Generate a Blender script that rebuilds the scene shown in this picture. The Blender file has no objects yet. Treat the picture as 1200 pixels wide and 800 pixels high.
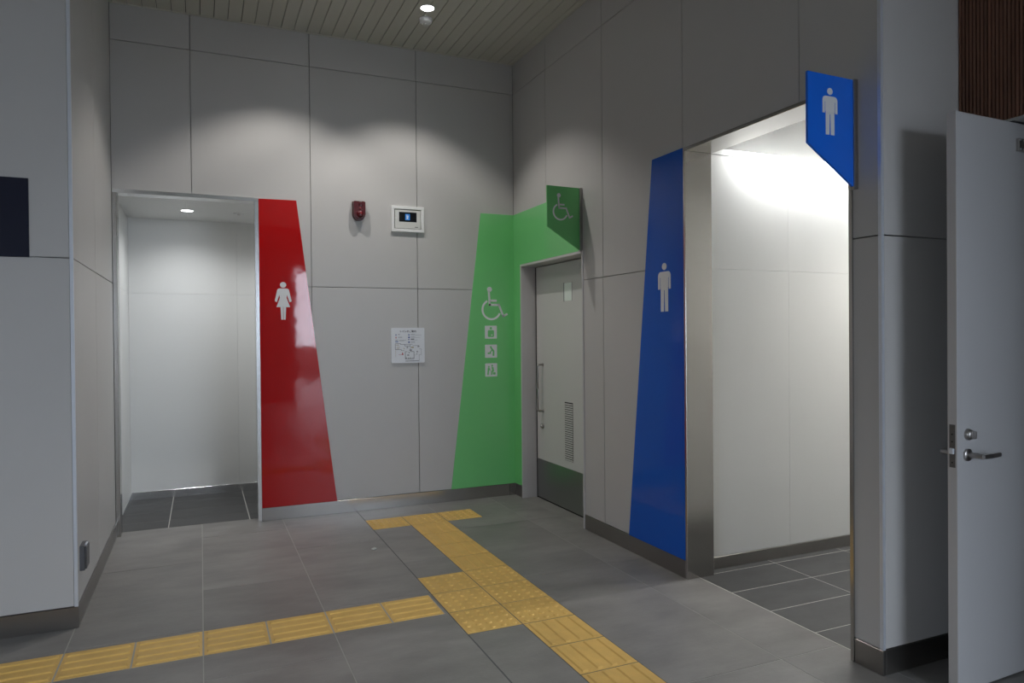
import bpy, bmesh, math, random
from mathutils import Vector, Matrix
random.seed(7)
S = bpy.context.scene
COL = S.collection

# ------------------------------------------------------------------ camera
cam_d = bpy.data.cameras.new('camera'); cam = bpy.data.objects.new('camera', cam_d); COL.objects.link(cam)
cam_d.sensor_width = 36.0; cam_d.sensor_fit = 'HORIZONTAL'
cam_d.lens = 832.737 / 1200 * 36; cam_d.clip_start = 0.05; cam_d.clip_end = 200
YAW, PITCH, ROLL = 0.4131, -0.0083, -0.0091
fwd = Vector((math.sin(YAW)*math.cos(PITCH), math.cos(YAW)*math.cos(PITCH), math.sin(PITCH)))
rgt = Vector((math.cos(YAW), -math.sin(YAW), 0)); up = rgt.cross(fwd)
r2 = rgt*math.cos(ROLL) + up*math.sin(ROLL); u2 = -rgt*math.sin(ROLL) + up*math.cos(ROLL)
m = Matrix((r2, u2, -fwd)).transposed().to_4x4(); m.translation = Vector((-1.1952, -4.2045, 1.4778))
cam.matrix_world = m
S.camera = cam

# ------------------------------------------------------------------ world, daylight, exposure
w = bpy.data.worlds.new('world'); S.world = w; w.use_nodes = True
bg = w.node_tree.nodes['Background']
bg.inputs['Color'].default_value = (0.76, 0.86, 1.0, 1); bg.inputs['Strength'].default_value = 11.2
pd = bpy.data.lights.new('entrance_daylight', 'AREA'); pd.shape = 'RECTANGLE'; pd.size = 6.2; pd.size_y = 3.0
pd.cycles.is_portal = True
po = bpy.data.objects.new('entrance_daylight', pd); COL.objects.link(po)
po.location = (3.9, -8.98, 1.5); po.rotation_euler = (math.radians(90), 0, 0)
pd2 = bpy.data.lights.new('side_fill_portal', 'AREA'); pd2.shape = 'RECTANGLE'; pd2.size = 1.9; pd2.size_y = 2.2  # portal of the added side opening, sized to brighten the right wall
pd2.cycles.is_portal = True
po2 = bpy.data.objects.new('side_fill_portal', pd2); COL.objects.link(po2)
po2.location = (-5.98, -6.45, 1.1); po2.rotation_euler = (math.radians(90), 0, math.radians(-90))
S.view_settings.view_transform = 'Standard'; S.view_settings.look = 'None'
S.view_settings.gamma = 1.0; S.view_settings.use_curve_mapping = False
S.view_settings.exposure = 0.0
DOWN_W, WOMEN_W, MEN_W = 69.0, 30.0, 33.0      # lamps (ceiling downlights, inner rooms)

# ------------------------------------------------------------------ constants of the place
YB, XR, XL, YL = 1.836, 1.480, -1.790, 0.030     # back wall, right wall, left wall, face of the left pier
ZC, ZJ, ZM, ZB = 3.982, 3.707, 1.895, 0.108      # ceiling, top joint, middle joint, skirting
YE = -2.050                                      # end of the right wall
ZO = 2.600                                       # head of the openings

# ------------------------------------------------------------------ materials
def mat(name, col, rough=0.5, metal=0.0, coat=0.0, var=0.0, vscale=4.0, stretch=(1, 1, 1), bump=0.0, bscale=40.0,
        emit=0.0, rand=0.0, spec=0.5, rvar=0.0):
    m = bpy.data.materials.new(name); m.use_nodes = True
    nt = m.node_tree; N = nt.nodes; L = nt.links; b = N['Principled BSDF']
    b.inputs['Base Color'].default_value = (*col, 1); b.inputs['Roughness'].default_value = rough
    b.inputs['Metallic'].default_value = metal; b.inputs['Coat Weight'].default_value = coat
    b.inputs['Coat Roughness'].default_value = 0.02; b.inputs['Specular IOR Level'].default_value = spec
    if emit:
        b.inputs['Emission Color'].default_value = (*col, 1); b.inputs['Emission Strength'].default_value = emit
    if var or bump or rand or rvar:
        g = N.new('ShaderNodeNewGeometry'); mp = N.new('ShaderNodeMapping'); mp.inputs['Scale'].default_value = stretch
        L.new(g.outputs['Position'], mp.inputs['Vector'])
        if rand:
            oi = N.new('ShaderNodeObjectInfo'); ad = N.new('ShaderNodeVectorMath'); ad.operation = 'SCALE'
            ad.inputs[0].default_value = (31, 17, 11); L.new(oi.outputs['Random'], ad.inputs['Scale']); L.new(ad.outputs[0], mp.inputs['Location'])
        n = N.new('ShaderNodeTexNoise'); n.inputs['Scale'].default_value = vscale; n.inputs['Detail'].default_value = 7
        n.inputs['Roughness'].default_value = 0.62; L.new(mp.outputs[0], n.inputs['Vector'])
        if var:
            rp = N.new('ShaderNodeMapRange'); rp.inputs['From Min'].default_value = 0.25; rp.inputs['From Max'].default_value = 0.75
            rp.inputs['To Min'].default_value = 1 - var; rp.inputs['To Max'].default_value = 1 + var; L.new(n.outputs['Fac'], rp.inputs['Value'])
            fac = rp.outputs[0]
            if rand:
                rr = N.new('ShaderNodeMapRange'); rr.inputs['To Min'].default_value = 1 - rand; rr.inputs['To Max'].default_value = 1 + rand
                L.new(oi.outputs['Random'], rr.inputs['Value']); mu = N.new('ShaderNodeMath'); mu.operation = 'MULTIPLY'
                L.new(fac, mu.inputs[0]); L.new(rr.outputs[0], mu.inputs[1]); fac = mu.outputs[0]
            vm = N.new('ShaderNodeVectorMath'); vm.operation = 'SCALE'; vm.inputs[0].default_value = col
            L.new(fac, vm.inputs['Scale']); L.new(vm.outputs[0], b.inputs['Base Color'])
        if rvar:
            rp2 = N.new('ShaderNodeMapRange'); rp2.inputs['To Min'].default_value = max(rough - rvar, 0.02); rp2.inputs['To Max'].default_value = rough + rvar
            L.new(n.outputs['Fac'], rp2.inputs['Value']); L.new(rp2.outputs[0], b.inputs['Roughness'])
        if bump:
            n2 = N.new('ShaderNodeTexNoise'); n2.inputs['Scale'].default_value = bscale; n2.inputs['Detail'].default_value = 3
            L.new(mp.outputs[0], n2.inputs['Vector']); bp = N.new('ShaderNodeBump'); bp.inputs['Strength'].default_value = bump
            bp.inputs['Distance'].default_value = 0.01
            L.new(n2.outputs['Fac'], bp.inputs['Height']); L.new(bp.outputs[0], b.inputs['Normal'])
            if coat: L.new(bp.outputs[0], b.inputs['Coat Normal'])
    return m
M = dict(
    panel=mat('wall_panel_grey', (0.50, 0.485, 0.47), 0.42, var=0.015, vscale=3),
    back=mat('joint_backing', (0.30, 0.295, 0.29), 0.8),  # grey backing slab that shows in the panel joints
    white=mat('white_decorative_panel', (0.76, 0.76, 0.74), 0.30, var=0.01, vscale=2),
    plain=mat('plain_plaster', (0.42, 0.41, 0.40), 0.8),
    darkwall=mat('dark_hall_wall', (0.10, 0.095, 0.09), 0.8),
    ceil=mat('ceiling_plank_cream', (0.56, 0.54, 0.47), 0.5),
    ceilgap=mat('ceiling_void', (0.05, 0.05, 0.045), 0.9),
    tile=mat('floor_porcelain_grey', (0.235, 0.225, 0.215), 0.46, var=0.27, vscale=2.6, stretch=(0.9, 1.9, 1), rand=0.07, bump=0.08, bscale=60, rvar=0.08),
    grout=mat('grout_light', (0.44, 0.43, 0.41), 0.9),
    groutl=mat('grout_pale', (0.62, 0.61, 0.57), 0.9),
    dtile=mat('inner_floor_charcoal', (0.068, 0.068, 0.067), 0.55, var=0.22, vscale=4, stretch=(1, 2, 1), rand=0.08, bump=0.08, bscale=60),
    ygrout=mat('grout_dark', (0.12, 0.12, 0.125), 0.9),
    yellow=mat('tactile_yellow', (0.74, 0.47, 0.13), 0.5, var=0.10, vscale=9, rand=0.05, bump=0.05, bscale=90),
    steel=mat('stainless_hairline', (0.44, 0.425, 0.405), 0.21, 1.0, var=0.03, vscale=3),
    mirror=mat('stainless_polished', (0.82, 0.82, 0.82), 0.2, 1.0),
    bead=mat('aluminium_bead', (0.74, 0.77, 0.83), 0.4, 0.6),
    skirt=mat('stainless_dark_reflection', (0.34, 0.325, 0.31), 0.3, 1.0, var=0.03, vscale=3),  # darker copy of the hairline steel, dark floor reflection put into its colour
    kick=mat('kick_plate_steel', (0.36, 0.355, 0.35), 0.34, 1.0),
    red=mat('red_glass', (0.42, 0.004, 0.005), 0.05, coat=0.0, spec=0.55, bump=0.25, bscale=2.2),
    green=mat('green_glass', (0.185, 0.60, 0.21), 0.15, coat=0.35),
    greend=mat('green_acrylic', (0.14, 0.50, 0.155), 0.2, coat=0.2),
    blue=mat('blue_glass', (0.008, 0.10, 0.52), 0.08, coat=0.0, spec=0.25, bump=0.02, bscale=1.5),
    blued=mat('blue_acrylic', (0.012, 0.155, 0.78), 0.2, coat=0.2),
    navy=mat('navy_vinyl', (0.004, 0.006, 0.022), 0.35),
    picto=mat('pictogram_white', (0.74, 0.74, 0.75), 0.5),
    frame=mat('painted_steel_frame', (0.56, 0.54, 0.535), 0.4),
    leaf=mat('painted_steel_leaf', (0.60, 0.59, 0.57), 0.45),
    dleaf=mat('grey_leaf', (0.47, 0.465, 0.47), 0.42),
    dedge=mat('leaf_edge', (0.55, 0.52, 0.50), 0.5),
    dark=mat('black_gap', (0.015, 0.015, 0.015), 0.8),
    nickel=mat('satin_nickel', (0.42, 0.40, 0.385), 0.3, 1.0),
    lockplate=mat('lock_faceplate', (0.20, 0.19, 0.18), 0.4, 1.0),
    frost=mat('frosted_pane', (0.80, 0.86, 0.81), 0.3),
    wood=mat('walnut_slat', (0.16, 0.072, 0.045), 0.55, var=0.3, vscale=14, stretch=(1, 1, 0.1), rand=0.15),
    plastic=mat('white_plastic', (0.74, 0.74, 0.73), 0.4),
    plastic2=mat('ivory_plastic', (0.62, 0.62, 0.59), 0.4),
    screen=mat('black_screen', (0.006, 0.007, 0.009), 0.12),
    icon=mat('screen_icon_blue', (0.02, 0.20, 0.62), 0.3, emit=0.25),
    siren=mat('siren_red', (0.085, 0.004, 0.007), 0.22, coat=0.2),
    siren2=mat('siren_red_dark', (0.06, 0.005, 0.008), 0.25),
    ink=mat('printed_ink', (0.035, 0.035, 0.04), 0.7),
    inkl=mat('printed_ink_light', (0.30, 0.30, 0.32), 0.7),
    inkr=mat('printed_ink_red', (0.45, 0.05, 0.06), 0.7),
    inkb=mat('printed_ink_blue', (0.05, 0.09, 0.30), 0.7),
    inkg=mat('printed_ink_sand', (0.45, 0.40, 0.30), 0.7),
    plate=mat('sign_plate_white', (0.70, 0.71, 0.74), 0.35),
    lens=mat('lamp_lens', (1.0, 1.0, 1.0), 0.5, emit=14.0),
    led=mat('led_strip', (1.0, 0.99, 0.96), 0.5, emit=6.0),
    ring=mat('lamp_ring', (0.70, 0.70, 0.69), 0.35),
    gunmetal=mat('device_gunmetal', (0.16, 0.165, 0.18), 0.35, 0.7),
    stone=mat('pebble', (0.55, 0.54, 0.50), 0.8, var=0.2, vscale=60),
    pave=mat('outdoor_paving', (0.24, 0.24, 0.235), 0.85, var=0.1, vscale=2),
)

# ------------------------------------------------------------------ helpers
ORG = {}          # world origin of every object that has children
CACHE = {}
def props(o, label=None, cat=None, group=None, kind=None):
    if label: o['label'] = label
    if cat: o['category'] = cat
    if group: o['group'] = group
    if kind: o['kind'] = kind
    return o
def empty(name, loc, label=None, cat=None, group=None, kind=None):
    o = bpy.data.objects.new(name, None); COL.objects.link(o); o.location = loc; o.empty_display_size = 0.1
    ORG[o.name] = Vector(loc)
    return props(o, label, cat, group, kind)
def link(name, me, loc, parent=None):
    o = bpy.data.objects.new(name, me); COL.objects.link(o); loc = Vector(loc); ORG[o.name] = loc
    if parent is not None:
        o.parent = parent; o.location = loc - ORG[parent.name]
    else: o.location = loc
    return o
def smooth(me, ang=40):
    for p in me.polygons: p.use_smooth = True
    try: me.set_sharp_from_angle(angle=math.radians(ang))
    except Exception: pass
def finish(name, bm, mt, parent, loc=None, sm=False):
    bmesh.ops.recalc_face_normals(bm, faces=bm.faces)
    if loc is None:
        lo = [min(v.co[i] for v in bm.verts) for i in range(3)]; hi = [max(v.co[i] for v in bm.verts) for i in range(3)]
        loc = Vector([(a + b) / 2 for a, b in zip(lo, hi)])
    loc = Vector(loc); bmesh.ops.translate(bm, verts=bm.verts, vec=-loc)
    me = bpy.data.meshes.new(name); bm.to_mesh(me); bm.free()
    me.materials.append(M[mt])
    if sm: smooth(me)
    return link(name, me, loc, parent)
def addbox(bm, x0, x1, y0, y1, z0, z1):
    vs = [bm.verts.new(p) for p in ((x0,y0,z0),(x1,y0,z0),(x1,y1,z0),(x0,y1,z0),(x0,y0,z1),(x1,y0,z1),(x1,y1,z1),(x0,y1,z1))]
    fs = []
    for f in ((0,3,2,1),(4,5,6,7),(0,1,5,4),(1,2,6,5),(2,3,7,6),(3,0,4,7)): fs.append(bm.faces.new([vs[i] for i in f]))
    return vs
def box(name, x0, x1, y0, y1, z0, z1, mt, parent=None, bev=0.0, seg=1):
    key = (round(x1-x0, 5), round(y1-y0, 5), round(z1-z0, 5), mt, bev, seg)
    c = Vector(((x0+x1)/2, (y0+y1)/2, (z0+z1)/2))
    if key not in CACHE:
        bm = bmesh.new(); addbox(bm, x0-c.x, x1-c.x, y0-c.y, y1-c.y, z0-c.z, z1-c.z)
        if bev: bmesh.ops.bevel(bm, geom=list(bm.edges), offset=bev, segments=seg, affect='EDGES', profile=0.6)
        bmesh.ops.recalc_face_normals(bm, faces=bm.faces)
        me = bpy.data.meshes.new(name); bm.to_mesh(me); bm.free(); me.materials.append(M[mt]); CACHE[key] = me
        if bev and seg > 1: smooth(me)
    return link(name, CACHE[key], c, parent)
def boxes(name, lst, mt, parent=None):
    bm = bmesh.new()
    for b in lst: addbox(bm, *b)
    return finish(name, bm, mt, parent)
def to3(axis, u, v, d):          # plane coordinates -> space; axis = direction of thickness
    return (u, d, v) if axis == 'y' else (d, u, v) if axis == 'x' else (u, v, d)
def addprism(bm, pts, axis, d0, d1):
    a = [bm.verts.new(to3(axis, u, v, d0)) for u, v in pts]; b = [bm.verts.new(to3(axis, u, v, d1)) for u, v in pts]
    bm.faces.new(a); bm.faces.new(list(reversed(b))); n = len(pts)
    for i in range(n): bm.faces.new((a[i], b[i], b[(i+1) % n], a[(i+1) % n]))
def prism(name, polys, axis, d0, d1, mt, parent=None, bev=0.0):
    bm = bmesh.new()
    for p in polys: addprism(bm, p, axis, d0, d1)
    if bev: bmesh.ops.bevel(bm, geom=list(bm.edges), offset=bev, segments=2, affect='EDGES')
    return finish(name, bm, mt, parent)
def circ(cx, cy, rx, ry=None, n=28, a0=0, a1=360):
    ry = rx if ry is None else ry; full = abs(a1-a0) >= 360
    k = n if full else n + 1
    return [(cx + rx*math.cos(math.radians(a0 + (a1-a0)*i/n)), cy + ry*math.sin(math.radians(a0 + (a1-a0)*i/n))) for i in range(k)]
def rrect(x0, x1, y0, y1, r, n=5):
    out = []
    for cx, cy, a in ((x1-r, y1-r, 0), (x0+r, y1-r, 90), (x0+r, y0+r, 180), (x1-r, y0+r, 270)):
        out += [(cx + r*math.cos(math.radians(a + 90*i/n)), cy + r*math.sin(math.radians(a + 90*i/n))) for i in range(n+1)]
    return out
def stroke(p, q, wd):
    dx, dy = q[0]-p[0], q[1]-p[1]; l = math.hypot(dx, dy); nx, ny = -dy/l*wd/2, dx/l*wd/2
    return [(p[0]+nx, p[1]+ny), (q[0]+nx, q[1]+ny), (q[0]-nx, q[1]-ny), (p[0]-nx, p[1]-ny)]
def arcband(cx, cy, r, wd, a0, a1, n=30):
    return circ(cx, cy, r+wd/2, n=n, a0=a0, a1=a1) + list(reversed(circ(cx, cy, r-wd/2, n=n, a0=a0, a1=a1)))
def lathe(bm, prof, axis, c, n=28):   # prof: (radius, height along axis)
    rings = []
    for r, h in prof:
        ring = []
        for i in range(n):
            a = 2*math.pi*i/n; u, v = r*math.cos(a), r*math.sin(a)
            p = {'z': (u, v, h), 'y': (u, h, v), 'x': (h, u, v)}[axis]
            ring.append(bm.verts.new((c[0]+p[0], c[1]+p[1], c[2]+p[2])))
        rings.append(ring)
    for a, b in zip(rings, rings[1:]):
        for i in range(n): bm.faces.new((a[i], a[(i+1) % n], b[(i+1) % n], b[i]))
    bm.faces.new(rings[0]); bm.faces.new(list(reversed(rings[-1])))
def turned(name, prof, axis, c, mt, parent=None, n=28):
    bm = bmesh.new(); lathe(bm, prof, axis, c, n); return finish(name, bm, mt, parent, sm=True)
def tube(name, pts, rad, mt, parent=None, n=10, flat=1.0):
    bm = bmesh.new(); P = [Vector(p) for p in pts]; rings = []
    for i, p in enumerate(P):
        t = (P[min(i+1, len(P)-1)] - P[max(i-1, 0)]).normalized()
        a = t.cross(Vector((0, 0, 1))); a = a.normalized() if a.length > 1e-3 else Vector((1, 0, 0)); b = t.cross(a)
        r = rad[i] if isinstance(rad, (list, tuple)) else rad
        rings.append([bm.verts.new(p + a*r*math.cos(2*math.pi*k/n)*flat + b*r*math.sin(2*math.pi*k/n)) for k in range(n)])
    for a, b in zip(rings, rings[1:]):
        for i in range(n): bm.faces.new((a[i], a[(i+1) % n], b[(i+1) % n], b[i]))
    bm.faces.new(rings[0]); bm.faces.new(list(reversed(rings[-1])))
    return finish(name, bm, mt, parent, sm=True)
def cut_piece(name, rect, cuts, axis, d0, d1, mt, parent, bev=0.0):
    """one flat piece (panel, tile) with rectangular cut-outs, as one connected mesh per remaining piece"""
    u0, u1, v0, v1 = rect
    cs = [c for c in cuts if c[0] < u1 and c[1] > u0 and c[2] < v1 and c[3] > v0]
    if not cs:
        if axis == 'y': box(name, u0, u1, d0, d1, v0, v1, mt, parent, bev)
        elif axis == 'x': box(name, d0, d1, u0, u1, v0, v1, mt, parent, bev)
        else: box(name, u0, u1, v0, v1, d0, d1, mt, parent, bev)
        return
    us = sorted({u0, u1} | {x for c in cs for x in c[:2] if u0 < x < u1}); vs = sorted({v0, v1} | {x for c in cs for x in c[2:] if v0 < x < v1})
    cells = set()
    for i in range(len(us)-1):
        for j in range(len(vs)-1):
            cu, cv = (us[i]+us[i+1])/2, (vs[j]+vs[j+1])/2
            if not any(c[0] < cu < c[1] and c[2] < cv < c[3] for c in cs): cells.add((i, j))
    while cells:
        comp = set(); todo = [min(cells)]
        while todo:
            q = todo.pop()
            if q in cells:
                cells.discard(q); comp.add(q); todo += [(q[0]+1, q[1]), (q[0]-1, q[1]), (q[0], q[1]+1), (q[0], q[1]-1)]
        if max(us[i+1] for i, j in comp) - min(us[i] for i, j in comp) < 0.004 or max(vs[j+1] for i, j in comp) - min(vs[j] for i, j in comp) < 0.004: continue
        bm = bmesh.new(); V = {}
        def vert(i, j, d):
            if (i, j, d) not in V: V[(i, j, d)] = bm.verts.new(to3(axis, us[i], vs[j], d))
            return V[(i, j, d)]
        for i, j in comp:
            for d in (d0, d1): bm.faces.new([vert(i, j, d), vert(i+1, j, d), vert(i+1, j+1, d), vert(i, j+1, d)])
            for (a, b), nb in ((((i, j), (i+1, j)), (i, j-1)), (((i+1, j), (i+1, j+1)), (i+1, j)), (((i+1, j+1), (i, j+1)), (i, j+1)), (((i, j+1), (i, j)), (i-1, j))):
                if nb not in comp: bm.faces.new([vert(*a, d0), vert(*b, d0), vert(*b, d1), vert(*a, d1)])
        finish(name, bm, mt, parent)
def panels(parent, us, vs, axis, d0, d1, mt, cuts=(), gap=0.005, name='wall_panel', bev=0.0015):
    for u0, u1 in zip(us, us[1:]):
        for v0, v1 in zip(vs, vs[1:]):
            cut_piece(name, (u0 + gap/2, u1 - gap/2, v0 + gap/2, v1 - gap/2), cuts, axis, d0, d1, mt, parent, bev)
def spot(name, loc, power, size, blend, parent=None, soft=0.045, col=(1, 0.97, 0.93)):
    d = bpy.data.lights.new(name, 'SPOT'); d.energy = power; d.spot_size = math.radians(size); d.spot_blend = blend
    d.shadow_soft_size = soft; d.color = col
    o = bpy.data.objects.new(name, d); COL.objects.link(o)
    if parent is not None: o.parent = parent; o.location = Vector(loc) - ORG[parent.name]
    else: o.location = loc
    return o

# ================================================================== SETTING
# ------------------------------------------------------------------ floor of the hall
TG = 0.3          # tactile module
tact = []         # (x0, x1, y0, y1, kind, strip)
for k in range(-9, 0): tact.append((k*TG, (k+1)*TG - (0.018 if k == -1 else 0), -0.6, -0.3, 'bar_x', 'A'))
for i in (0, 1):
    for j in (-3, -2, -1): tact.append((i*TG, (i+1)*TG, j*TG, (j+1)*TG, 'dot', 'B'))
for j in range(0, 4): tact.append((TG, 2*TG, j*TG, (j+1)*TG, 'bar_y', 'B'))
for i in (0, 1, 2): tact.append((i*TG, (i+1)*TG, 4*TG, 5*TG, 'dot', 'B'))
for j in range(-10, -3): tact.append((TG, 2*TG, j*TG, (j+1)*TG, 'bar_y', 'B'))

bm = bmesh.new()
addbox(bm, -6, 7, -9, YB+0.12, -0.16, -0.0012)
floor = finish('floor', bm, 'grout', None, loc=(0, 0, 0))
props(floor, 'grey stone-look tiled floor of the hall in front of the restrooms', 'floor', kind='structure')
cols = [-4.2, -3.6, -3.0, -2.4, -1.8, -1.2, -0.6, 0.0, 0.6, 1.2, 1.562, 2.48]
for ci, (a, b) in enumerate(zip(cols, cols[1:])):
    if a >= 0.6: ys = [-4.15, -2.95, -1.75, -0.25, 0.95, 1.96]
    elif ci % 2: ys = [-4.47, -3.27, -2.07, -0.87, 0.33, 1.53, 1.96]
    else: ys = [-3.87, -2.67, -1.47, -0.27, 0.93, 1.96]
    for c, d in zip(ys, ys[1:]):
        g = 0.005
        lo = a + (0.005 if a == 0.0 else g/2)
        cuts = [(t[0] - 0.002, t[1] + 0.002, t[2] - 0.002, t[3] + 0.002) for t in tact]
        # keep clear of the walls and the pier
        cuts += [(-9, XL, YL, 9), (XR, 9, -0.700, 9), (XR, 9, YE, -1.908), (1.562, 9, -1.91, 9), (-9, -1.757, YB, 9), (-0.787, 9, YB, 9)]
        cut_piece('floor_tile', (lo, b - (g/2 if b < 2 else 0), c + g/2, d - g/2), cuts, 'z', -0.010, 0.0, 'tile', floor)
# accessible doorway threshold and far floor beyond the individually laid tiles
box('floor_tile', XR, 1.70, 0.53, 1.68, -0.010, 0.0, 'tile', floor)
far = boxes('floor_tile_field', [(-6, -4.2, -9, YL, -0.01, 0), (-4.2, 2.48, -9, -4.47, -0.01, 0), (2.48, 7, -9, -4.2, -0.01, 0)], 'tile', floor)
far['kind'] = 'stuff'

# ------------------------------------------------------------------ tactile paving
ta = empty('tactile_paving', (-1.35, -0.45, 0), 'yellow tactile guide strip of long-bar tiles ending at the studded block', 'tactile paving')
tb = empty('tactile_paving', (0.45, -0.45, 0), 'yellow tactile strip with studded block, leading to the T-shaped end below the map sign', 'tactile paving')
def tactile_mesh(kind, wx, wy):
    bm = bmesh.new(); addbox(bm, -wx/2, wx/2, -wy/2, wy/2, -0.012, 0.001)
    if kind == 'dot':
        for i in range(5):
            for j in range(5):
                cx, cy = (i-2)*0.0575, (j-2)*0.0575
                prof = ((0.0155, 0.0005), (0.0155, 0.001), (0.010, 0.006)); rings = []
                for r, h in prof: rings.append([bm.verts.new((cx + r*math.cos(k*math.pi/5), cy + r*math.sin(k*math.pi/5), h)) for k in range(10)])
                for p, q in zip(rings, rings[1:]):
                    for k in range(10): bm.faces.new((p[k], p[(k+1) % 10], q[(k+1) % 10], q[k]))
                bm.faces.new(rings[-1])
    else:
        L_ = (wx if kind == 'bar_x' else wy)/2 - 0.012
        for i in range(4):
            c = (i-1.5)*0.075
            lo = [(-L_, c-0.0165), (L_, c-0.0165), (L_, c+0.0165), (-L_, c+0.0165)]; hi = [(-L_+0.006, c-0.0105), (L_-0.006, c-0.0105), (L_-0.006, c+0.0105), (-L_+0.006, c+0.0105)]
            sw = (lambda p: p) if kind == 'bar_x' else (lambda p: (p[1], p[0]))
            A = [bm.verts.new((*sw(p), 0.0008)) for p in lo]; B = [bm.verts.new((*sw(p), 0.006)) for p in hi]
            for k in range(4): bm.faces.new((A[k], A[(k+1) % 4], B[(k+1) % 4], B[k]))
            bm.faces.new(B)
    bmesh.ops.recalc_face_normals(bm, faces=bm.faces)
    me = bpy.data.meshes.new('tactile_tile'); bm.to_mesh(me); bm.free(); me.materials.append(M['yellow']); return me
TM = {}
for x0, x1, y0, y1, kind, st in tact:
    gx = 0.008 if kind == 'bar_x' else 0.006
    key = (kind, round(x1-x0, 3))
    if key not in TM: TM[key] = tactile_mesh(kind, x1-x0-gx, y1-y0-(0.004 if kind == 'bar_x' else 0.007))
    link('tactile_tile', TM[key], ((x0+x1)/2, (y0+y1)/2, 0.0), ta if st == 'A' else tb)
boxes('joint_bed', [(-9*TG, -0.005, -0.6, -0.3, -0.011, -0.0006)], 'grout', ta)
boxes('joint_bed', [(-0.004, 0.602, -0.902, 0.002, -0.0115, -0.0004), (0.298, 0.602, -3.0, 1.2, -0.011, -0.0005), (-0.002, 0.902, 1.198, 1.502, -0.011, -0.0006)], 'ygrout', tb)
bx = boxes('joint_strip', [(-0.0175, 0.0052, -4.2, YB, -0.011, -0.0007)], 'ygrout', floor)

# ------------------------------------------------------------------ back wall with the first opening
OW = (-1.787, -0.757, -1, ZO)                         # women's opening (x0, x1, z0, z1)
T = 0.012
wb = boxes('wall_back', [(-1.93, OW[0], YB+T, YB+0.12, 0, ZC+0.1), (OW[1], XR+0.18, YB+T, YB+0.12, 0, ZC+0.1), (OW[0], OW[1], YB+T, YB+0.12, ZO, ZC+0.1)], 'back')
props(wb, 'grey panelled back wall with the red panel and the map sign', 'wall', kind='structure')
panels(wb, [XL, -1.245, -0.350, 0.554, XR], [ZB, ZM, ZJ, ZC], 'y', YB, YB+T+0.002, 'panel', [OW])
# ------------------------------------------------------------------ right wall with the doorway and the second opening
OD = (0.530, 1.680, -1, 2.120); OM = (-1.908, -0.700, -1, 2.595)
X2 = 1.665
wr = boxes('wall_right', [(XR+T, X2, OD[1], YB+0.12, 0, ZC+0.1), (XR+T, X2, OD[0], OD[1], OD[3], ZC+0.1), (XR+T, X2, OM[1], OD[0], 0, ZC+0.1),
                          (XR+T, X2, OM[0], OM[1], OM[3], ZC+0.1), (XR+T, X2, YE+T, OM[0], 0, ZC+0.1)], 'back')
props(wr, 'grey panelled side wall with the green doorway and the blue panel', 'wall', kind='structure')
panels(wr, [YE+0.012, -1.600, -0.690, 0.245, 1.160, YB], [ZB, ZM, ZJ, ZC], 'x', XR, XR+T+0.002, 'panel', [OD, OM])
# end face of the right wall
we = boxes('wall_end', [(XR+T, 2.60, YE+T, YE+0.14, 0, ZC+0.1)], 'back')
props(we, 'narrow grey end wall behind the open door leaf', 'wall', kind='structure')
panels(we, [XR+0.012, 2.52], [ZB, ZM, ZC], 'y', YE, YE+T+0.002, 'panel')
# left wall and the face of the left pier
wl = boxes('wall_left', [(-1.93, XL-T, YL+T, YB+0.12, 0, ZC+0.1)], 'back')
props(wl, 'grey panelled left wall with a small dark socket cover near the floor', 'wall', kind='structure')
panels(wl, [YL+0.012, 0.900, YB], [ZB, ZM, ZC], 'x', XL-T-0.002, XL, 'panel')
wf = boxes('wall_pier', [(-6, XL-T, YL+T, YL+0.14, 0, ZC+0.1)], 'back')
props(wf, 'grey panelled pier face with a navy sign panel', 'wall', kind='structure')
panels(wf, [-6, -5.1, -4.2, -3.3, -2.45, XL-0.012], [ZB, ZM, ZC], 'y', YL, YL+T+0.002, 'panel')

# corner beads
t = boxes('trim_1', [(XL-0.013, XL+0.003, YL-0.003, YL+0.013, ZB, ZC)], 'bead'); props(t, 'bright aluminium corner bead of the left pier', 'trim', kind='structure')
t = boxes('trim_2', [(XR-0.003, XR+0.013, YE-0.003, YE+0.013, ZB, ZC)], 'bead'); props(t, 'aluminium corner bead at the end of the side wall beside the open door', 'trim', kind='structure')

# skirting
def skirt(name, label, lst, mt='skirt'):
    s = empty(name, (lst[0][0], lst[0][2], 0), label, 'skirting', kind='structure')
    for b in lst: box('skirting_plate', *b, mt, s, 0.0015)
k = 0.006
skirt('baseboard_back', 'stainless skirting along the foot of the back wall', [(OW[1], 1.415, YB-k, YB+T, 0, ZB), (1.4165, XR, YB-k, YB+T, 0, ZB)], 'steel')
skirt('baseboard_right', 'stainless skirting of the side wall under the blue panel and green panel', [(XR-k, XR+T, OD[1]+0.002, YB-k-0.001, 0, ZB), (XR-k, XR+T, -0.0815, OD[0]-0.002, 0, ZB), (XR-k, XR+T, OM[1]+0.002, -0.0835, 0, ZB), (XR-k, XR+T, YE-k, OM[0]-0.002, 0, ZB)])
skirt('baseboard_end', 'stainless skirting at the foot of the end wall behind the open door', [(XR+T+0.001, 2.52, YE-k, YE+T, 0, ZB)])
skirt('baseboard_left', 'stainless skirting of the left wall', [(XL-T, XL+k, YL+T+0.001, YB-0.006, 0, ZB)])
skirt('baseboard_pier', 'reflection-darkened stainless skirting below the pier with the navy sign', [(-6, XL+k, YL-k, YL+T, 0, ZB)])

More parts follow.
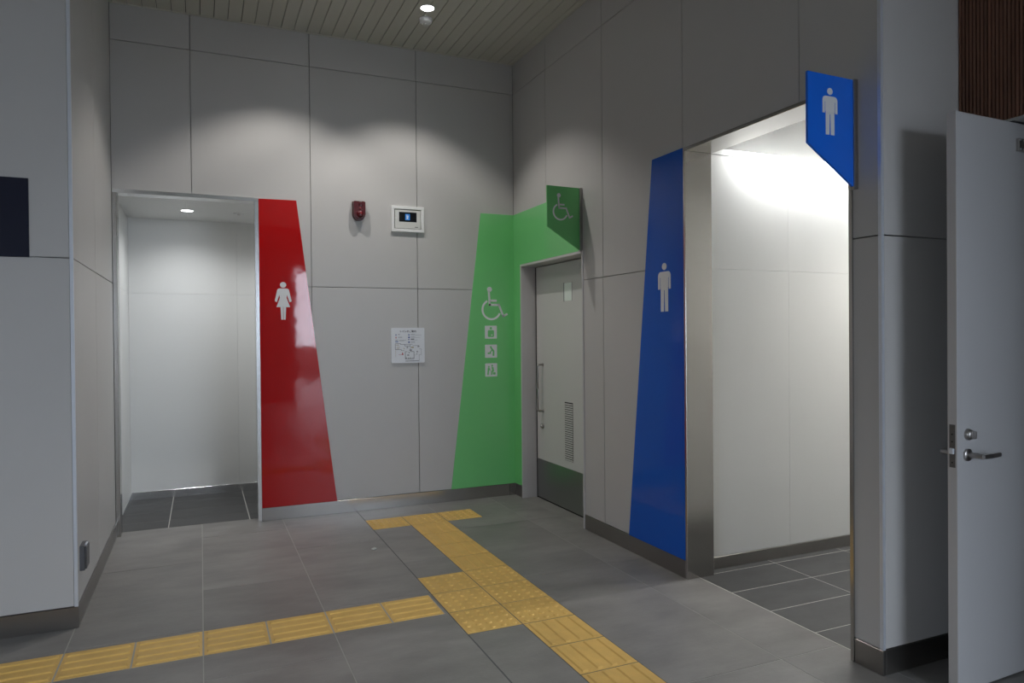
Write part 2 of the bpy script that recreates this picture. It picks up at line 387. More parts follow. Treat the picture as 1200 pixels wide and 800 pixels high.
# ------------------------------------------------------------------ ceiling
ce = boxes('ceiling', [(-6.2, 7.2, -9, YB+0.12, ZC+0.02, ZC+0.14)], 'ceilgap')
props(ce, 'cream ceiling of narrow planks with dark joints', 'ceiling', kind='structure')
x = -1.77
while x < XR - 0.01:
    box('ceiling_plank', x+0.0025, min(x+0.1, XR)-0.0025, -4.6, YB-0.004, ZC, ZC+0.021, 'ceil', ce, 0.001); x += 0.1
box('ceiling_plank', XL, -1.7725, YL, YB-0.004, ZC, ZC+0.021, 'ceil', ce)
f = boxes('ceiling_field', [(-6.2, -1.7725, -9, YL, ZC, ZC+0.021), (XR, 7.2, -9, YE, ZC, ZC+0.021), (-1.7725, XR, -9, -4.602, ZC, ZC+0.021)], 'ceil', ce); f['kind'] = 'stuff'
t = boxes('trim_3', [(XL, XR, YB-0.012, YB, ZC-0.006, ZC), (XR-0.012, XR, YE, YB-0.012, ZC-0.006, ZC)], 'ceil'); props(t, 'thin cream edge trim between ceiling planks and wall panels', 'trim', kind='structure')

# ------------------------------------------------------------------ metal linings of the two openings
fr = empty('trim_4', (-1.27, YB, 0), 'stainless frame around the opening beside the red panel', 'frame', kind='structure')
fw, fd = 0.030, 0.125
box('jamb', OW[0], OW[0]+fw, YB-0.008, YB+fd, 0, ZO-fw, 'steel', fr, 0.0015)
box('jamb', OW[1]-fw, OW[1], YB-0.008, YB+fd, 0, ZO-fw, 'mirror', fr, 0.0015)
box('head', OW[0], OW[1], YB-0.008, YB+fd, ZO-fw, ZO, 'mirror', fr, 0.0015)
fr = empty('trim_5', (XR, -1.3, 0), 'stainless frame around the opening beside the blue panel', 'frame', kind='structure')
fm = 0.020
box('jamb', XR-0.008, X2+0.005, OM[1]-fm, OM[1], 0, OM[3]-fm, 'steel', fr, 0.0015)
box('jamb', XR-0.008, X2+0.005, OM[0], OM[0]+fm, 0, OM[3]-fm, 'steel', fr, 0.0015)
box('head', XR-0.008, X2+0.005, OM[0], OM[1], OM[3]-fm, OM[3], 'steel', fr, 0.0015)

# ------------------------------------------------------------------ inner room behind the back wall
Y0, Y1 = YB+0.12, 3.130
w1 = boxes('wall_inner_left', [(-1.93, XL-T, Y0, Y1+0.12, 0, 2.8)], 'white'); props(w1, 'white side wall inside the opening beside the red panel', 'wall', kind='structure')
panels(w1, [Y0, Y1], [0.075, ZM, 2.585], 'x', XL-T-0.002, XL, 'white', gap=0.0013, bev=0.0)
w2 = boxes('wall_inner_back', [(-1.93, 1.4, Y1+T, Y1+0.12, 0, 2.8)], 'white'); props(w2, 'white panelled wall seen through the opening beside the red panel', 'wall', kind='structure')
panels(w2, [XL, -0.868, 0.03, 0.93, 1.3], [0.075, ZM, 2.585], 'y', Y1, Y1+T+0.002, 'white', gap=0.0013, bev=0.0)
w3 = boxes('wall_inner_right', [(1.3, 1.42, Y0, Y1, 0, 2.8)], 'white'); props(w3, 'white far side wall of the inner room beside the red panel', 'wall', kind='structure')
w4 = boxes('wall_inner_front', [(OW[1], 1.3, Y0, Y0+0.012, 0, 2.8)], 'white'); props(w4, 'white inner face of the back wall beside the red panel', 'wall', kind='structure')
c1 = boxes('ceiling_inner', [(-1.93, 1.42, Y0, Y1+0.12, 2.605, 2.8)], 'white'); props(c1, 'pale ceiling inside the opening beside the red panel', 'ceiling', kind='structure')
for a, b in ((XL, -1.2885), (-1.2865, -0.38), (-0.378, 0.53), (0.532, 1.3)): box('ceiling_board', a, b, Y0, Y1, 2.585, 2.606, 'white', c1)
skirt('baseboard_inner', 'polished skirting inside the opening beside the red panel', [(XL, 1.3, Y1-0.008, Y1, 0, 0.075), (XL, XL+0.008, Y0+0.006, Y1-0.008, 0, 0.075)], 'mirror')
fi = boxes('floor_inner', [(-1.93, 1.42, Y0, Y1+0.12, -0.16, -0.0012)], 'groutl'); props(fi, 'charcoal tiled floor inside the opening beside the red panel', 'floor', kind='structure')
xs = [XL, -1.442, -0.842, -0.242, 0.358, 0.958, 1.3]; ys = [1.962, 2.216, 2.558, 2.90, Y1]
for a, b in zip(xs, xs[1:]):
    for c, d in zip(ys, ys[1:]): box('floor_tile', a+0.0032, b-0.0032, c+0.0032, d-0.0032, -0.01, 0.0, 'dtile', fi)
# ------------------------------------------------------------------ inner room behind the right wall
YM, XE = -0.630, 4.60
ZI = 2.600
w5 = boxes('wall_wash', [(X2, XE, YM+T, YM+0.14, 0, 2.95)], 'white'); props(w5, 'bright white wall seen through the opening beside the blue panel', 'wall', kind='structure')
panels(w5, [X2, 2.375, 3.28, 4.18, XE], [ZB-0.03, ZM-0.01, ZI-0.002], 'y', YM, YM+T+0.002, 'white', gap=0.0013, bev=0.0)
box('wall_panel', X2, XE, YM, YM+T+0.002, ZI+0.004, 2.78, 'white', w5)
w6 = boxes('wall_inner_end', [(XE, XE+0.12, YE+0.14, YM+0.14, 0, 2.95)], 'white'); props(w6, 'white end wall of the inner room beside the blue panel', 'wall', kind='structure')
w7 = boxes('wall_inner_near', [(X2, XE, YE+0.14, YE+0.152, 0, 2.95)], 'white'); props(w7, 'white near side wall of the inner room beside the blue panel', 'wall', kind='structure')
c2 = boxes('ceiling_cove', [(X2, XE, YE+0.14, YM-0.125, ZI, ZI+0.06), (X2, XE, YM-0.185, YM-0.125, ZI+0.06, 2.76), (X2, XE+0.12, YE+0.14, YM+0.14, 2.76, 2.95)], 'white')
props(c2, 'pale ceiling with lit cove slot inside the opening beside the blue panel', 'ceiling', kind='structure')
skirt('baseboard_cove', 'reflection-darkened stainless skirting inside the opening beside the blue panel', [(X2+0.006, XE, YM-0.008, YM, 0, 0.075)])
fi = boxes('floor_cove', [(1.562, XE+0.12, YE+0.14, YM+0.14, -0.16, -0.0011)], 'groutl'); props(fi, 'charcoal tiled floor inside the opening beside the blue panel', 'floor', kind='structure')
xs = [1.5645, 2.176, 2.786, 3.396, 4.006, XE]; ys = [-1.906, -1.60, -1.30, -1.0, -0.70, YM]
for a, b in zip(xs, xs[1:]):
    for c, d in zip(ys, ys[1:]):
        if a < 1.6 and d > -0.7: a2 = X2
        else: a2 = a
        box('floor_tile', a2+0.0032, b-0.0032, c+0.0032, min(d, YM)-0.0032, -0.01, 0.0, 'dtile', fi)
# ------------------------------------------------------------------ recess of the open door and slatted wall
XS = 1.980
sw = boxes('wall_slatted', [(XS+0.022, 2.6, -4.2, YE, 2.383, ZC+0.02)], 'dark'); props(sw, 'dark wall of narrow vertical walnut slats above the open door', 'wall', kind='structure')
y = YE - 0.004
while y > -4.19:
    box('slat', XS, XS+0.024, y-0.0105, y, 2.384, ZC, 'wood', sw); y -= 0.0165
t = boxes('trim_6', [(XS-0.002, 2.50, -4.2, YE, 2.372, 2.3835)], 'steel'); props(t, 'grey metal soffit below the walnut slats above the open door', 'trim', kind='structure')
wq = boxes('wall_recess', [(2.52, 2.64, -2.2, YE, 0, 2.372), (2.52, 2.64, -4.2, -3.22, 0, 2.372), (XS, 2.52, -4.2, -3.40, 0, 2.372), (2.64, 3.5, -4.2, -4.1, 0, 2.4), (3.4, 3.5, -4.1, YE, 0, 2.4), (2.6, 3.5, -4.2, YE, 2.4, 2.5), (2.6, 3.5, YE, YE+0.1, 0, 2.5), (2.52, 3.5, -4.2, YE, -0.1, -0.0055)], 'plain')
props(wq, 'plain recess wall behind the open door leaf', 'wall', kind='structure')
# ------------------------------------------------------------------ rest of the hall, behind the camera
wh = boxes('wall_hall', [(-6.15, -6, -9, -7.4, -0.1, ZC+0.1), (-6.15, -6, -5.5, YL+0.14, -0.1, ZC+0.1), (-6.15, -6, -7.4, -5.5, 2.2, ZC+0.1), (-6.15, 0.8, -9.15, -9, -0.1, ZC+0.1), (0.8, 7.15, -9.15, -9, 3.0, ZC+0.1), (7, 7.15, -9.15, -4.2, -0.1, ZC+0.1), (2.5, 7.15, -4.3, -4.2, -0.1, ZC+0.1)], 'plain')  # opening in the left side added to throw more light on the right wall
props(wh, 'plain walls of the hall opposite the restrooms, with the wide open entrance', 'wall', kind='structure')
gr = boxes('ground', [(-40, 40, -60, -9, -0.2, -0.012), (-40, -6, -9, 20, -0.2, -0.012)], 'pave'); props(gr, 'grey outdoor paving beyond the open entrance', 'ground', kind='structure')

bw = boxes('wall_boundary', [(-30, 40, -17.2, -17.0, -0.05, 1.25)], 'darkwall'); props(bw, 'low dark boundary wall outdoors beyond the entrance', 'wall', kind='structure')

# ================================================================== THINGS
# ------------------------------------------------------------------ pictograms (unit height, centred on 0)
def man_polys():
    P = [circ(0, 0.925, 0.078, 0.072, n=28)]
    P.append([(-0.125, 0.46)] + [(-0.125, 0.5), (-0.135, 0.5), (-0.135, 0.70), (-0.150, 0.70), (-0.150, 0.46), (-0.215, 0.46)]
             + circ(-0.125, 0.73, 0.09, n=8, a0=180, a1=90) + circ(0.125, 0.73, 0.09, n=8, a0=90, a1=0)
             + [(0.215, 0.46), (0.150, 0.46), (0.150, 0.70), (0.135, 0.70), (0.135, 0.5), (0.125, 0.46)])
    P.append([(-0.125, 0.47), (-0.125, 0), (-0.022, 0), (-0.010, 0.44), (0.010, 0.44), (0.022, 0), (0.125, 0), (0.125, 0.47)])
    return P
def woman_polys():
    P = [circ(0, 0.925, 0.080, 0.076, n=28)]
    P.append(circ(-0.085, 0.755, 0.075, n=8, a0=150, a1=90) + circ(0.085, 0.755, 0.075, n=8, a0=90, a1=30)
             + [(0.215, 0.49), (0.16, 0.465), (0.098, 0.66), (0.085, 0.58), (0.175, 0.335), (-0.175, 0.335), (-0.085, 0.58), (-0.098, 0.66), (-0.16, 0.465), (-0.215, 0.49)])
    P.append([(-0.072, 0.345), (-0.055, 0), (-0.006, 0), (-0.004, 0.34)]); P.append([(0.072, 0.345), (0.055, 0), (0.006, 0), (0.004, 0.34)])
    return P
def chair_polys():   # access symbol, height 1, width 0.85
    k = 1/222.0
    f = lambda x, y: ((x-220)*k*1.06, (313-y)*k)
    s = 14*k
    P = [circ(*f(187, 108), 17.5*k, n=24)]
    for p, q in (((182, 118), (188, 217)), ((186, 183), (236, 183)), ((182, 211), (255, 211)), ((249, 207), (281, 291)), ((276, 288), (309, 271))): P.append(stroke(f(*p), f(*q), s))
    c = f(199, 243); P.append(arcband(c[0], c[1], 64*k, 13*k, 117, 338))
    return P
def place(polys, sx, sz, u, v): return [[(u + sx*a, v + sz*b) for a, b in p] for p in polys]

# ------------------------------------------------------------------ coloured glass panels
PT = 0.007
r = empty('sign_panel', (-0.45, YB, 0.11), 'tall tapering glossy red glass panel with a white woman pictogram', 'sign panel')
prism('panel', [[(-0.7565, 2.594), (-0.465, 2.598), (-0.162, 0.109), (-0.7555, 0.109)]], 'y', YB-PT, YB+0.001, 'red', r)
prism('pictogram', place(woman_polys(), 0.305, 0.305, -0.576, 1.624), 'y', YB-PT-0.0012, YB-PT+0.001, 'picto', r)
g = empty('sign_panel', (1.2, YB, 0.11), 'green glass panel folded round the corner with four white pictograms', 'sign panel')
prism('panel', [[(1.150, 2.592), (XR-PT, 2.592), (XR-PT, 0.109), (0.847, 0.109)]], 'y', YB-PT, YB+0.001, 'green', g)
prism('panel', [[(YB-PT, 2.592), (0.570, 2.592), (0.570, 2.122), (1.682, 2.122), (1.682, 0.109), (YB-PT, 0.109)]], 'x', XR-PT, XR+0.001, 'green', g)
prism('access_pictogram', place(chair_polys(), 0.304, 0.304, 1.277, 1.621), 'y', YB-PT-0.0012, YB-PT+0.001, 'picto', g)
def glyph_box(z0, z1, polys):
    x0, x1 = 1.180, 1.298
    b = prism('pictogram', [rrect(x0, x1, z0, z1, 0.006)], 'y', YB-PT-0.0010, YB-PT+0.001, 'picto', g)
    ww, hh = x1-x0, z1-z0
    prism('figure', [[(x0 + a*ww, z0 + c*hh) for a, c in p] for p in polys], 'y', YB-PT-0.0018, YB-PT-0.0005, 'green', b)
glyph_box(1.452, 1.570, [circ(0.5, 0.80, 0.10, n=16), rrect(0.24, 0.76, 0.12, 0.66, 0.10)])
glyph_box(1.277, 1.397, [circ(0.48, 0.82, 0.075, n=14), [(0.44, 0.74), (0.56, 0.78), (0.78, 0.52), (0.76, 0.14), (0.62, 0.14), (0.64, 0.48), (0.56, 0.55)], [(0.55, 0.62), (0.36, 0.42), (0.40, 0.36), (0.58, 0.52)], [(0.22, 0.28), (0.50, 0.30), (0.48, 0.44), (0.36, 0.38), (0.22, 0.42)]])
glyph_box(1.105, 1.226, [circ(0.58, 0.82, 0.075, n=14), [(0.52, 0.72), (0.68, 0.72), (0.74, 0.40), (0.62, 0.34), (0.58, 0.12), (0.48, 0.12), (0.50, 0.42), (0.58, 0.48)], rrect(0.64, 0.86, 0.14, 0.32, 0.05), circ(0.30, 0.74, 0.07, n=14), [(0.22, 0.66), (0.36, 0.66), (0.44, 0.46), (0.40, 0.42), (0.33, 0.52), (0.28, 0.12), (0.16, 0.12)]])
# cut-out on the first square: small white dot of the ostomy symbol
box('dot', 1.243, 1.253, YB-PT-0.0026, YB-PT-0.0012, 1.478, 1.490, 'picto', g)
b = empty('sign_panel', (XR, -0.4, 0.11), 'tall tapering glossy blue glass panel with a white man pictogram', 'sign panel')
prism('panel', [[(-0.381, 2.597), (-0.696, 2.597), (-0.698, 0.109), (-0.080, 0.109)]], 'x', XR-PT, XR+0.001, 'blue', b)
prism('pictogram', place(man_polys(), 0.305, 0.305, -0.506, 1.620), 'x', XR-PT-0.0012, XR-PT+0.001, 'picto', b)

# ------------------------------------------------------------------ projecting signs
def flag(label, yf, mt, polys, hgt, uc, vc, x0, gold):
    e = empty('projecting_sign', (XR, yf, 2.12), label, 'sign')
    prism('sign_plate', [[(x0, 2.597), (XR-0.022, 2.593), (XR-0.022, 2.122), (x0, 2.292)]], 'y', yf, yf+0.012, mt, e)
    box('wall_bracket', XR-0.0235, XR+0.0005, yf-0.006, yf+0.020, 2.112, 2.596, 'nickel', e, 0.001)
    prism('pictogram', place(polys, hgt, hgt, uc, vc), 'y', yf-0.0012, yf+0.001, 'picto', e)
flag('green five-sided sign with a wheelchair symbol projecting above the doorway', 0.545, 'greend', chair_polys(), 0.203, 1.313, 2.340, 1.182, 0)
flag('blue projecting sign with a man pictogram above the opening', -1.930, 'blued', man_polys(), 0.203, 1.318, 2.336, 1.190, 0)

# ------------------------------------------------------------------ navy panel on the pier
n = empty('sign_panel', (-2.3, YL, 1.89), 'dark navy rectangular sign panel on the pier', 'sign panel')
box('panel', -2.60, -1.975, YL-0.010, YL+0.001, 1.892, 2.286, 'navy', n, 0.001)

# ------------------------------------------------------------------ map sign
s = empty('map_sign', (0.46, YB, 1.25), 'square white restroom guide map sign on the back wall', 'sign')
mx0, mx1, mz0, mz1 = 0.311, 0.609, 1.249, 1.553
prism('plate', [rrect(mx0, mx1, mz0, mz1, 0.010)], 'y', YB-0.010, YB+0.001, 'plate', s)
kx, kz = (mx1-mx0)/530.0, (mz1-mz0)/552.0
MP = lambda px, py: (mx0 + (px-105)*kx, mz1 - (py-120)*kz)
FY = YB - 0.010
def mrect(a, b_, c, d): 
    p, q = MP(a, c), MP(b_, d); return [(p[0], p[1]), (q[0], p[1]), (q[0], q[1]), (p[0], q[1])]
def mline(pts, wd=4): return [stroke(MP(*p), MP(*q), wd*kx) for p, q in zip(pts, pts[1:])]
def ink(name, polys, mt): return props(prism(name, polys, 'y', FY-0.0008, FY+0.0005, mt, s), kind='stuff')
L1 = []
L1 += mline([(168, 368), (252, 368), (252, 380), (318, 380), (318, 405), (405, 405)], 5) + mline([(168, 368), (168, 460), (262, 460)], 5)
L1 += mline([(262, 460), (262, 478), (310, 478)], 4) + mline([(325, 495), (325, 610), (462, 610), (462, 495), (410, 495), (410, 460)], 6)
L1 += mline([(325, 495), (355, 495)], 5) + mline([(365, 400), (365, 430)], 4) + mline([(405, 378), (405, 470)], 4) + mline([(318, 380), (440, 380)], 4) + mline([(545, 400), (545, 425)], 5)
ink('plan_lines', L1, 'ink')
ink('plan_walls', mline([(440, 400), (545, 400)], 5) + mline([(545, 455), (580, 455), (580, 545), (545, 545), (545, 640)], 5) + mline([(470, 550), (490, 550)], 4), 'inkl')
ink('scale_bar', mline([(325, 643), (545, 643)], 7), 'ink')
ink('plan_fixtures', [mrect(330, 350, 585, 603), mrect(368, 388, 588, 603), mrect(400, 420, 588, 603), mrect(438, 452, 588, 603), mrect(345, 370, 420, 440), mrect(388, 432, 462, 482), mrect(375, 395, 500, 518), mrect(505, 525, 485, 510), mrect(520, 545, 405, 425), mrect(495, 520, 530, 542), mrect(355, 385, 540, 560)], 'inkl')
ink('plan_shading', [mrect(180, 225, 385, 395), mrect(185, 240, 420, 428), mrect(185, 230, 442, 450), mrect(418, 460, 415, 440), mrect(300, 312, 435, 455)], 'inkg')
ink('route_mark', [[MP(268, 545), MP(296, 545), MP(282, 500)]] + mline([(218, 541), (280, 541)], 4), 'inkr')
ink('boundary_line', mline([(173, 465), (173, 580)], 4), 'inkg')
ink('legend_icon', [circ(*MP(180, 219), 3*kx*1.6, n=10), mrect(173, 187, 224, 242), circ(*MP(381, 219), 3*kx*1.6, n=10), mrect(374, 395, 224, 240), mrect(373, 398, 258, 282), mrect(374, 390, 295, 312), mrect(373, 397, 335, 358), mrect(170, 187, 330, 346), mrect(192, 212, 330, 346)], 'inkb')
ink('legend_icon', [circ(*MP(180, 262), 3*kx*1.6, n=10), mrect(173, 187, 267, 285)], 'inkr')
ink('legend_text', [mrect(213, 240, 216, 223), mrect(213, 238, 228, 232), mrect(213, 278, 262, 267), mrect(213, 276, 272, 276), mrect(228, 340, 311, 316), mrect(228, 305, 324, 328), mrect(413, 480, 216, 222), mrect(413, 580, 232, 236), mrect(413, 480, 257, 263), mrect(413, 563, 271, 275), mrect(413, 522, 310, 314), mrect(413, 480, 336, 342), mrect(413, 480, 350, 354), mrect(170, 210, 308, 318)], 'inkl')
ink('legend_text', [mrect(413, 468, 292, 304)], 'ink')
def text(name, body, u, v, size, mt, parent, d):
    c = bpy.data.curves.new(name, 'FONT'); c.body = body; c.size = size; c.align_x = 'CENTER'; c.align_y = 'CENTER'; c.extrude = 0.0004; c.offset = 0.0004
    o = bpy.data.objects.new(name, c); COL.objects.link(o); dg = bpy.context.evaluated_depsgraph_get()
    me = bpy.data.meshes.new_from_object(o.evaluated_get(dg)); bpy.data.objects.remove(o)
    me.transform(Matrix.Rotation(math.radians(90), 4, 'X')); me.materials.clear(); me.materials.append(M[mt])
    return link(name, me, (u, d, v), parent)
text('title', 'トイレのご案内', *MP(368, 177), 0.0215, 'ink', s, FY-0.0005)

# ------------------------------------------------------------------ wall display cabinet
c = empty('wall_display', (0.466, YB, 2.38), 'white framed wall box with a small black screen and blue icon', 'display')
cx0, cx1, cz0, cz1 = 0.321, 0.611, 2.385, 2.607
fwid = 0.026
for nm, bx_ in (('frame_rail', (cx0, cx1, cz1-fwid, cz1)), ('frame_rail', (cx0, cx1, cz0, cz0+fwid)), ('frame_stile', (cx0, cx0+fwid, cz0+fwid, cz1-fwid)), ('frame_stile', (cx1-fwid, cx1, cz0+fwid, cz1-fwid))):
    box(nm, bx_[0], bx_[1], YB-0.022, YB+0.001, bx_[2], bx_[3], 'plastic', c, 0.002)
box('recess_back', cx0+fwid, cx1-fwid, YB-0.003, YB+0.001, cz0+fwid, cz1-fwid, 'dark', c)
un = box('control_unit', cx0+0.032, cx1-0.030, YB-0.017, YB-0.002, cz0+0.030, cz1-0.030, 'plastic2', c, 0.003)
sc = box('screen', cx0+0.068, cx0+0.225, YB-0.0185, YB-0.012, cz1-0.134, cz1-0.050, 'screen', c, 0.001)
box('screen_icon', cx0+0.123, cx0+0.164, YB-0.0192, YB-0.018, cz1-0.118, cz1-0.066, 'icon', sc)
iu, iv = cx0+0.1435, cz1-0.113
prism('icon_figure', [circ(iu-0.004, iv+0.036, 0.0045, n=12), [(iu-0.010, iv+0.030), (iu+0.006, iv+0.031), (iu+0.008, iv+0.017), (iu+0.003, iv+0.016), (iu+0.006, iv+0.002), (iu-0.009, iv+0.002), (iu-0.007, iv+0.016)], stroke((iu+0.002, iv+0.026), (iu+0.012, iv+0.034), 0.003)], 'y', YB-0.0199, YB-0.0188, 'picto', sc)
box('brand_mark', cx0+0.208, cx0+0.236, YB-0.0176, YB-0.0165, cz0+0.043, cz0+0.048, 'ink', c)
turned('latch_button', ((0.006, 0.0), (0.006, -0.003), (0.004, -0.004)), 'y', (cx0+0.040, YB-0.0168, cz1-0.105), 'plastic', c, 16)

# ------------------------------------------------------------------ alarm sounder
a = empty('alarm_light', (0.042, YB, 2.46), 'dark red U-shaped alarm beacon on the back wall', 'alarm')
zt, zb2, hw = 2.620, 2.457, 0.052
def shield(hw_, zt_, zb_, notch=True):
    p = circ(0.042, zb_+hw_, hw_, n=16, a0=180, a1=360) + [(0.042+hw_, zt_)]
    if notch: p += [(0.050+0.004, zt_), (0.052, zt_-0.008), (0.049, zt_-0.010), (0.047, zt_)]
    return p + [(0.042-hw_, zt_)]
prism('base', [shield(hw, zt, zb2, False)], 'y', YB-0.018, YB+0.001, 'siren2', a, 0.002)
prism('cover', [shield(hw-0.003, zt-0.002, zb2+0.003)], 'y', YB-0.062, YB-0.016, 'siren', a, 0.005)
turned('lens_ridge', ((0.032, 0.0), (0.032, -0.012), (0.026, -0.020), (0.012, -0.025)), 'y', (0.046, YB-0.058, 2.508), 'siren', a)
turned('speaker_ring', ((0.020, 0.0), (0.020, -0.004), (0.014, -0.006)), 'y', (0.050, YB-0.061, 2.588), 'siren2', a, 20)
for zz in (2.560, 2.512): turned('indicator', ((0.007, 0), (0.007, -0.005), (0.004, -0.007)), 'y', (0.047, YB-(0.061 if zz > 2.54 else 0.081), zz), 'inkr', a, 14)

# ------------------------------------------------------------------ door 1: sliding door in the green doorway
d1 = empty('door_1', (XR, 1.1, 0), 'pale sliding door with pull handle and louvre in the green doorway', 'door', kind='structure')
XD = 1.615
fr = box('frame_jamb', XR-0.010, X2+0.03, OD[1]-0.018, OD[1], 0, OD[3]-0.020, 'frame', d1, 0.0015)
box('frame_jamb', XR-0.010, XD-0.02, OD[0], OD[0]+0.018, 0, OD[3]-0.020, 'frame', d1, 0.0015)
box('frame_head', XR-0.010, X2+0.03, OD[0], OD[1], OD[3]-0.020, OD[3], 'frame', d1, 0.0015)
box('pocket_back', 1.668, 1.70, OD[0], OD[1], 0.0, OD[3]+0.05, 'dark', d1)
y0, y1 = 0.545, 1.645
lf = box('leaf', XD, XD+0.042, y0, y1, 0.012, 2.092, 'leaf', d1, 0.002)
box('kick_plate', XD-0.0015, XD+0.001, y0+0.004, y1-0.002, 0.014, 0.360, 'kick', lf)
box('shadow_gap_strip', XD-0.002, XD+0.03, y1, y1+0.014, 0.0, 2.095, 'dark', lf)  # black strip standing in for the shade in the gap beside the leaf
box('floor_gap', XD+0.004, XD+0.03, y0, y1, 0.0005, 0.012, 'dark', lf)
pane = box('window_pane', XD-0.001, XD+0.002, 0.965, 1.103, 1.765, 1.913, 'frost', lf)
for bb in ((1.100, 1.108, 1.760, 1.918), (0.960, 0.968, 1.760, 1.918)): box('pane_bead', XD-0.003, XD+0.002, *bb, 'gunmetal' if bb[0] > 1 else 'frame', lf)
box('louvre_recess', XD-0.001, XD+0.002, 0.965, 1.108, 0.425, 0.915, 'dark', lf)
nl = 26
for i in range(nl):
    z = 0.428 + i*(0.484/nl)
    box('louvre_slat', XD-0.004, XD+0.001, 0.967, 1.106, z, z+0.0118, 'leaf', lf)
# pull handle
hy = 1.520
hx = XD-0.055
pts = [(XD, hy, 1.215), (hx+0.014, hy, 1.215)] + [(hx+0.014-0.014*math.sin(t), hy, 1.201+0.014*math.cos(t)) for t in (0.5, 1.0, math.pi/2)] + \
      [(hx, hy, 1.0)] + [(hx+0.014-0.014*math.cos(t), hy, 0.816-0.014*math.sin(t)) for t in (0, 0.6, 1.1, math.pi/2)] + [(XD, hy, 0.802)]
hd = tube('pull_handle', pts, 0.0095, 'nickel', lf, 12)
for zz in (1.215, 0.802): turned('handle_rose', ((0.014, 0.0), (0.014, -0.006)), 'x', (XD, hy, zz), 'nickel', hd, 18)
lk = turned('lock', ((0.022, 0.002), (0.022, -0.010), (0.016, -0.014), (0.012, -0.022)), 'x', (XD, 1.530, 0.662), 'nickel', lf, 20)

# ------------------------------------------------------------------ door 2: open leaf
DA = math.radians(2.0)
d2 = empty('door_2', (0, 0, 0), 'grey flush door leaf standing open with a lever handle', 'door', kind='structure')
LW, LH, LT = 0.905, 2.368, 0.040
lf = box('leaf', 0, LW, 0, LT, 0.008, LH, 'dleaf', d2, 0.0015)
box('leaf_edge', -0.0012, 0.0005, 0.001, LT-0.001, 0.009, LH-0.001, 'dedge', d2)
lp = box('lock_faceplate', -0.0022, 0.0, 0.008, LT-0.008, 0.925, 1.100, 'lockplate', d2)
box('latch_bolt', -0.011, 0.001, 0.0115, LT-0.012, 0.980, 1.004, 'bead', lp, 0.002)
for zz in (0.945, 1.030, 1.060): turned('screw', ((0.003, 0.0), (0.003, -0.001)), 'x', (-0.0022, LT/2, zz), 'dark', lp, 8)
def lever(side):
    yy = 0 if side < 0 else LT; sg = side
    hd = turned('lever_handle', ((0.0255, 0.0), (0.0255, 0.008*sg), (0.023, 0.010*sg)), 'y', (0.062, yy, 0.975), 'nickel', d2, 26)
    tube('lever_neck', [(0.062, yy+0.006*sg, 0.975), (0.062, yy+0.030*sg, 0.975), (0.063, yy+0.066*sg, 0.975)], [0.0115, 0.0105, 0.0105], 'nickel', hd, 14)
    blade = [(0.052, yy+0.062*sg), (0.060, yy+0.072*sg), (0.120, yy+0.072*sg), (0.186, yy+0.064*sg), (0.188, yy+0.058*sg), (0.120, yy+0.060*sg), (0.070, yy+0.056*sg)]
    prism('lever', [blade], 'z', 0.9665, 0.9835, 'nickel', hd, 0.0025)
lever(-1); lever(1)
th = turned('thumb_turn', ((0.0235, 0.0), (0.0235, -0.008), (0.020, -0.016), (0.013, -0.020)), 'y', (0.066, 0, 1.058), 'nickel', d2, 26)
box('turn_grip', 0.062, 0.070, -0.036, -0.016, 1.042, 1.074, 'nickel', th, 0.002)
cl = box('closer_bracket', 0.404, 0.560, -0.014, 0.001, 2.246, 2.300, 'nickel', d2, 0.002)
for xx in (0.414, 0.440):
    for zz in (2.254, 2.292): turned('screw', ((0.0045, 0.0), (0.0045, -0.002), (0.003, -0.003)), 'y', (xx, -0.014, zz), 'bead', cl, 12)
box('closer_body', 0.50, 0.76, -0.050, -0.012, 2.238, 2.308, 'nickel', d2, 0.004)
d2.rotation_euler = (0, 0, DA); d2.location = (1.604, -2.297, 0)

# ------------------------------------------------------------------ socket cover on the left wall
o = empty('socket_cover', (XL, 0.21, 0.26), 'small dark metal socket cover low on the left wall', 'socket')
box('back_box', XL-0.002, XL+0.024, 0.118, 0.232, 0.262, 0.392, 'gunmetal', o, 0.003)
box('flap', XL+0.023, XL+0.032, 0.122, 0.228, 0.268, 0.388, 'gunmetal', o, 0.004)
box('flap_hinge', XL+0.020, XL+0.030, 0.150, 0.200, 0.388, 0.396, 'bead', o, 0.002)

# ------------------------------------------------------------------ ceiling fittings
def downlight(x, y, z, label, power, rad, size, blend, group=None, col=(1, 0.97, 0.93)):
    e = empty('downlight', (x, y, z), label, 'ceiling light', group)
    bm = bmesh.new(); n = 32
    prof = [(rad*1.16, 0.001), (rad*1.16, -0.003), (rad*1.02, -0.004), (rad*0.98, 0.001)]; rings = []
    for rr, h in prof: rings.append([bm.verts.new((x + rr*math.cos(2*math.pi*i/n), y + rr*math.sin(2*math.pi*i/n), z + h)) for i in range(n)])
    for p, q in zip(rings, rings[1:]):
        for i in range(n): bm.faces.new((p[i], p[(i+1) % n], q[(i+1) % n], q[i]))
    finish('trim_ring', bm, 'ring', e, sm=True)
    turned('lens', ((rad*0.99, 0.0005), (rad*0.97, -0.0025), (rad*0.5, -0.0035)), 'z', (x, y, z), 'lens', e, 28)
    spot('downlight_lamp', (x, y, z-0.012), power, size, blend, e, soft=rad*0.5, col=col)
downlight(0.420, 1.030, ZC, 'glowing round ceiling downlight beside the smoke detector', DOWN_W, 0.050, 107, 0.42)
downlight(-0.600, 1.030, ZC, 'round ceiling downlight above the red panel', DOWN_W, 0.050, 107, 0.42)
downlight(-1.288, 2.556, 2.585, 'small round downlight in the ceiling inside the opening beside the red panel', WOMEN_W, 0.047, 150, 0.95, col=(0.96, 0.98, 1.0))
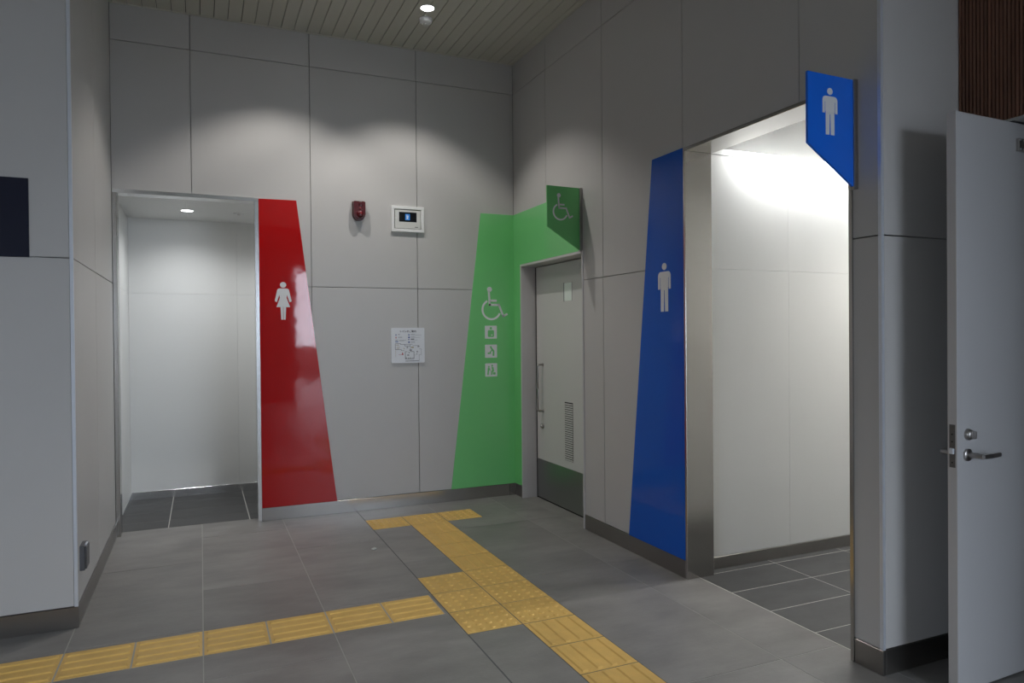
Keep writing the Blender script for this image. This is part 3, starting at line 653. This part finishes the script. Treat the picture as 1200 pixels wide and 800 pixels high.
downlight(-0.250, 2.556, 2.585, 'round downlight deeper in the inner room beside the red panel', WOMEN_W, 0.047, 150, 0.95, col=(0.96, 0.98, 1.0))
downlight(3.60, -1.30, ZI, 'added unseen downlight brightening the inner room beside the blue panel', 64.0, 0.047, 150, 0.6)  # unseen lamp added to lift the light on the white wall
e = empty('smoke_detector', (0.462, 1.215, ZC), 'white round smoke detector on the plank ceiling', 'smoke detector')
turned('base', ((0.052, 0.0005), (0.052, -0.012), (0.049, -0.015)), 'z', (0.462, 1.215, ZC), 'plastic', e)
turned('head', ((0.050, -0.014), (0.048, -0.030), (0.030, -0.040), (0.022, -0.041)), 'z', (0.462, 1.215, ZC), 'plastic', e)
turned('sensor_cap', ((0.021, -0.040), (0.020, -0.050), (0.012, -0.052)), 'z', (0.462, 1.215, ZC), 'plastic2', e, 20)
e = empty('motion_sensor', (-0.869, 2.566, 2.585), 'flat pale sensor disc on the ceiling inside the opening beside the red panel', 'sensor')
turned('base', ((0.048, 0.0005), (0.047, -0.006), (0.042, -0.008)), 'z', (-0.869, 2.566, 2.585), 'plastic', e)
turned('lens', ((0.016, -0.007), (0.014, -0.013), (0.008, -0.015)), 'z', (-0.869, 2.566, 2.585), 'plastic2', e, 18)
# cove light
e = empty('cove_light', (3.2, YM-0.10, 2.66), 'linear cove light hidden in the ceiling slot above the bright white wall', 'light fitting')
box('batten', 1.95, 4.45, YM-0.124, YM-0.095, 2.662, 2.700, 'plastic', e)
box('led_strip', 1.97, 4.43, YM-0.0955, YM-0.085, 2.664, 2.690, 'led', e)
ad = bpy.data.lights.new('cove_lamp', 'AREA'); ad.shape = 'RECTANGLE'; ad.size = 2.46; ad.size_y = 0.03; ad.energy = MEN_W; ad.color = (0.97, 0.985, 1.0)
ao = bpy.data.objects.new('cove_lamp', ad); COL.objects.link(ao); ao.parent = e
ao.location = Vector((3.2, YM-0.080, 2.668)) - Vector((3.2, YM-0.10, 2.66)); ao.rotation_euler = (math.radians(28), 0, 0)

# ------------------------------------------------------------------ crumb on the floor
bm = bmesh.new(); bmesh.ops.create_icosphere(bm, subdivisions=2, radius=0.014)
for v in bm.verts:
    v.co.x *= 1.25 + 0.2*math.sin(v.co.y*300); v.co.z *= 0.6; v.co += Vector((random.uniform(-1, 1), random.uniform(-1, 1), random.uniform(-1, 1)))*0.0012
bmesh.ops.translate(bm, verts=bm.verts, vec=(-0.108, 0.693, 0.0075))
props(finish('pebble', bm, 'stone', None, sm=True), 'tiny pale pebble lying on the grey floor tiles', 'pebble')
